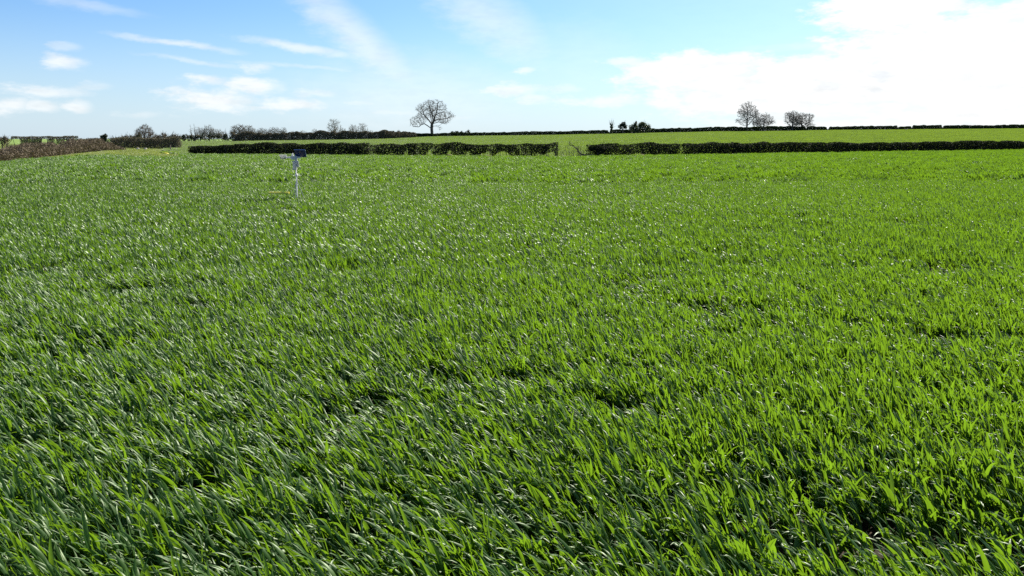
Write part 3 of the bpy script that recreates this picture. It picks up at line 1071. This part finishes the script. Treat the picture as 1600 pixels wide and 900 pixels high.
for q, (px, sc, T_) in enumerate([(313, .92, T_d1), (320, 1.0, T_d2), (327, 1.06, T_d1), (334, 1.0, T_d2), (342, .8, T_d1), (350, .72, T_d2)]):
    place_tree('bare_tree', px, 445 + px % 7 * 4, T_, 'bare tree, %s in the tall clump just right of the pencil-shaped poplars' % nth(q, 6), group='tall distant clump right of the poplars', scale=(sc, sc, sc), rotz=px * .7)
place_tree('poplar_tree', 353, 440, T_pop, 'short narrow bare tree at the right end of the tall distant clump', group=GL, scale=(.9, .9, .68))
for q, (px, sc) in enumerate([(368, .82), (374, .9), (381, .86), (389, .84), (395, .7)]):
    place_tree('bare_tree', px, 330, T_d2, 'bare twiggy tree, %s of the bunch at the distant hedge left end' % nth(q, 5), group='bunch at the left end of the long hedge', scale=(sc * 1.15, sc * 1.15, sc), rotz=px * 1.3)
for q, px in enumerate((402, 408, 414, 420, 426, 433, 439, 444)):
    sc = .78 + .09 * math.sin(px * 1.7)
    place_tree('bare_tree', px, 345, T_row, 'small bare tree, %s in the even row over the distant hedge' % nth(q, 8), group='even row of small bare trees', scale=(sc * .95, sc * .95, sc), rotz=px * 2.1)
for q, (px, sc) in enumerate([(457, .62), (474, .56), (506, .6), (536, .66), (580, .6)]):
    place_tree('bare_tree', px, 350, T_d2 if q % 2 else T_row, 'low bare tree, %s of the loose scatter behind the distant hedge' % nth(q, 5), group='loose scatter of low bare trees', scale=(sc * 1.2, sc * 1.2, sc), rotz=px * .9)
for px, Y, sc, T_, lab in [(492, 330, .6, T_d2, 'small pale bare tree alone midway along the distant hedge'), (523, 330, 1.0, T_tall, 'largest bare tree above the long distant hedge, left of the oak'),
                           (552, 345, .72, T_d1, 'fainter bare tree left of the other over dark evergreens'), (567, 345, .82, T_tall, 'bare wide tree over dark evergreens, between the largest distant tree and oak')]:
    place_tree('bare_tree', px, Y, T_, lab, group=GL, scale=(sc, sc, sc), rotz=px)
for k, (px, Y, w, h, lab) in enumerate([
        (548, 325, 1.7, 2.9, 'left one of two dark evergreens under the faint bare trees'), (563, 325, 1.7, 2.7, 'right one of two dark evergreens under the faint bare trees'),
        (597, 320, 1.8, 2.6, 'leftmost dark evergreen in the clump nearest the oak'), (606, 322, 1.9, 2.9, 'second dark evergreen from the left in the clump nearest the oak'), (614, 320, 1.9, 3.0, 'middle dark evergreen in the clump nearest the oak'),
        (623, 323, 2.2, 3.1, 'tallest dark evergreen in the clump nearest the oak'), (633, 320, 2.3, 2.3, 'low sloping evergreen at the oak end of the dark clump'),
        (708, 345, 1.6, 2.3, 'leftmost of the dark bushes just right of the oak'), (716, 345, 1.8, 2.3, 'middle one of the dark bushes just right of the oak'), (722, 345, 1.3, 2.2, 'third of the dark bushes just right of the oak'), (731, 345, 1.9, 2.5, 'separate dark bush, farthest right of those near the oak')]):
    t = leafy_tree(100 + k, [((0, 0, h * .5), (w * .75, w * .7, h * .48)), ((w * .45, 0, h * .5), (w * .5, w * .5, h * .4)), ((-w * .45, 0, h * .45), (w * .5, w * .5, h * .4)), ((g.uniform(-.3, .3) * w, 0, h * .8), (w * .4, w * .4, h * .25))],
                   [(0, 0, 0), (0, 0, h * .6)], 800, .24, M['evergreen'], .15, 12, .3)
    place_tree('evergreen_tree', px, Y, t, lab, group='dark evergreens near the oak', dz=(.2 if px > 700 else -.1))
for k, (px, w, h) in enumerate([(286, 4, 4.2), (293, 4, 5.0), (302, 4, 4.8), (310, 4.5, 5.4), (322, 5.5, 5.2), (336, 5.5, 5.2), (347, 4.5, 5.4), (356, 4, 4.4)]):
    t = leafy_tree(130 + k, [((0, 0, h * .45), (w * .6, 1.5, h * .45)), ((w * .4, 0, h * .5), (w * .4, 1.4, h * .36)), ((-w * .4, 0, h * .5), (w * .4, 1.4, h * .33))], [(0, 0, 0), (0, 0, h * .6)], 700, .30, M['evergreen'] if k % 2 else M['hedge_mixed'], .15, 90, .9)
    place_tree('dark_bush', px, 430, t, 'dark bush, %s of those at the feet of the distant poplars' % nth(k, 8), 'bush', group='undergrowth below the distant poplars', dz=-.2)

# ------------------------------------------------------------------ sensor post in the wheat
def box(c, s, rot=None):
    v = np.array([[x, y, z] for x in (-.5, .5) for y in (-.5, .5) for z in (-.5, .5)]) * np.array(s)
    if rot is not None:
        v = v @ np.array(rot).T
    return v + np.array(c), np.array([[0, 1, 3, 2], [4, 6, 7, 5], [0, 4, 5, 1], [2, 3, 7, 6], [0, 2, 6, 4], [1, 5, 7, 3]])


def join(parts):
    V, Fs, o = [], [], 0
    for v, f in parts:
        V.append(v)
        Fs.append(f + o)
        o += len(v)
    return np.concatenate(V), np.concatenate(Fs)


def lathe(c, prof, sides=14):
    c = np.array(c, float)
    V, Fs = [], []
    a = np.arange(sides) * 2 * math.pi / sides
    for r, z in prof:
        V.append(np.stack([np.cos(a) * r, np.sin(a) * r, np.full(sides, z)], 1) + c)
    i = np.arange(sides)
    j = (i + 1) % sides
    for k in range(len(prof) - 1):
        Fs.append(np.stack([i + k * sides, j + k * sides, j + (k + 1) * sides, i + (k + 1) * sides], 1))
    return np.concatenate(V), np.concatenate(Fs)


def bevel(o, w=.006):
    b = o.modifiers.new('bevel', 'BEVEL')
    b.width = w
    b.segments = 2
    b.limit_method = 'ANGLE'
    return o


PY = 22.0
px_ = x_at(460, PY)
post = thing('sensor_post', (px_, PY, float(zt(px_, PY)) - .17), 'white sensor post with a dark blue panel standing in the wheat', 'sensor post')
obj('pole', mesh_np('pole', *join([lathe((0, 0, 0), [(.014, -.15), (.014, 1.55), (.001, 1.552)]), lathe((0, 0, 0), [(.030, .95), (.034, .96), (.034, 1.02), (.02, 1.03)])]), M['white_plastic'], smooth=True), post)
post.scale = (1.25, 1.25, 1.0)
# slim stays to the ground
for k in range(3):
    a = k * 2.094 + .5
    V, Fc = tubes([(0, 0, .86)], [(math.cos(a) * .26, math.sin(a) * .26, -.02)], [.006], [.006], 6)
    obj('stay', mesh_np('stay', V, Fc, M['metal']), post)
bevel(obj('battery_case', mesh_np('battery_case', *join([box((-.012, -.03, 1.26), (.08, .07, .25)), box((-.012, -.071, 1.375), (.09, .012, .02)), box((-.012, -.071, 1.15), (.07, .01, .02))]), M['white_plastic']), post))
arm = obj('arm', mesh_np('arm', *join([box((-.11, 0, 1.475), (.44, .05, .045)), box((-.02, -.01, 1.465), (.13, .085, .10))]), M['white_plastic']), post)
bevel(arm)
V, Fc = lathe((-.27, 0, 1.44), [(.001, -.01), (.045, -.01), (.058, .02), (.084, .10), (.088, .106), (.078, .104), (.04, .03), (.001, .025)])
obj('rain_cup', mesh_np('rain_cup', V, Fc, M['white_plastic'], smooth=True), post)
V, Fc = lathe((-.06, 0, 1.49), [(.03, 0), (.03, .03), (.018, .05), (.018, .09), (.001, .10)])
obj('light_sensor', mesh_np('light_sensor', V, Fc, M['white_plastic'], smooth=True), post)
prof = []
for k in range(6):
    prof += [(.048, .026 * k), (.048, .026 * k + .012), (.028, .026 * k + .016)]
V, Fc = lathe((.045, -.06, 1.22), [(.001, -.01)] + prof + [(.03, .165), (.001, .17)])
obj('louvred_shield', mesh_np('louvred_shield', V, Fc, M['white_plastic'], smooth=False), post)
obj('shield_bracket', mesh_np('shield_bracket', *box((.03, -.03, 1.40), (.02, .08, .02)), M['white_plastic']), post)
ca_, sa_ = math.cos(R(28)), math.sin(R(28))
rot = np.array([[1, 0, 0], [0, ca_, -sa_], [0, sa_, ca_]])
pan = bevel(obj('solar_panel', mesh_np('solar_panel', *box((.12, -.03, 1.585), (.235, .02, .215), rot), M['navy']), post), .004)
fr = []
for dx, dz, sx_, sz_ in ((0, .107, .245, .010), (0, -.107, .245, .010), (.119, 0, .008, .205), (-.119, 0, .008, .205)):
    v, f = box((dx, 0, dz), (sx_, .026, sz_))
    fr.append((v @ rot.T + np.array([.12, -.03, 1.585]), f))
obj('frame', mesh_np('frame', *join(fr), M['navy']), pan)
obj('panel_bracket', mesh_np('panel_bracket', *tubes([(0, 0, 1.53), (.05, .01, 1.56)], [(.05, .01, 1.56), (.10, -.01, 1.59)], [.012] * 2, [.012] * 2, 8), M['metal']), post)

# yellow strip lying in the wheat beside the post
yx, yy = x_at(431, 21.6), 21.6
ys = thing('yellow_strip', (yx, yy, float(zt(yx, yy))), 'thin yellow plastic strip on pegs lying level in the wheat left of the post', 'marker strip')
bevel(obj('strip', mesh_np('strip', *box((0, 0, .36), (.56, .06, .045)), M['yellow']), ys), .005)
for s_ in (-.2, .2):
    obj('peg', mesh_np('peg', *tubes([(s_, 0, -.05)], [(s_, 0, .35)], [.008], [.008], 6), M['wood']), ys)

# ------------------------------------------------------------------ small things at the field edge
def mound(seed, r, h):
    g = np.random.default_rng(seed)
    prof = [(1.0, -.08), (.92, .12), (.74, .45), (.5, .8), (.22, .97), (.02, 1.0)]
    V, Fc = lathe((0, 0, 0), [(a * r, b * h) for a, b in prof], 16)
    V = V + g.normal(0, .05 * r, V.shape) * [1, 1, .6]
    return mesh_np('mound', V, Fc, M['earth'], smooth=True)


for k, (px, dy, r, h, lab) in enumerate([
        (660, -2.6, .35, .22, 'small dark molehill at the hedge foot below and left of the oak'), (703, -2.8, .55, .30, 'largest pale molehill at the hedge foot, just right of the oak'),
        (741, -2.6, .35, .22, 'molehill left of the close pair under the hedge, right of the oak'), (763, -2.9, .5, .24, 'low dark molehill under the hedge, farthest right of the molehills by the oak'),
        (1003, -2.4, .5, .28, 'pale molehill under the hedge below the skyline clump of dark trees')]):
    Y = float(mid(px)) + dy
    x = x_at(px, Y)
    tag(obj('molehill', mound(200 + k, r, h), None, (x, Y, float(zt(x, Y)) + .14)), lab, 'molehill', 'molehills along the hedge')


def rock(seed, r):
    g = np.random.default_rng(seed)
    V, Fc = lathe((0, 0, 0), [(.02, -.3), (.8, -.2), (1, .15), (.8, .5), (.45, .72), (.02, .8)], 9)
    return mesh_np('rock', (V + g.normal(0, .09, V.shape)) * r, Fc, M['stone'])


for k, (px, Y, lab) in enumerate([(214, 141, 'left one of two pale stones in the left grass corner'), (226, 141, 'right one of two pale stones in the left grass corner')]):
    x = x_at(px, Y)
    tag(obj('stone', rock(k + 5, .30), None, (x, Y, float(zt(x, Y)) + .1)), lab, 'stone', 'stones by the far left hedge')
x = x_at(265, 138)
gp = thing('gate_post', (x, 138, float(zt(x, 138))), 'short dark wooden post in the left grass corner', 'post')
bevel(obj('shaft', mesh_np('shaft', *box((0, 0, .35), (.16, .16, .95)), M['wood']), gp), .02)
obj('cap', mesh_np('cap', *box((.0, 0, .86), (.22, .22, .07)), M['wood']), gp)
x = x_at(257, 108)
fs = thing('feed_sack', (x, 108, float(zt(x, 108))), 'small pale yellow sack lying on the left grass corner', 'sack')
V, Fc = lathe((0, 0, .10), [(.02, -.09), (.26, -.08), (.32, .0), (.27, .09), (.12, .14), (.02, .15)], 12)
obj('bag', mesh_np('bag', V * [1.3, .8, 1], Fc, M['yellow'], smooth=True), fs)
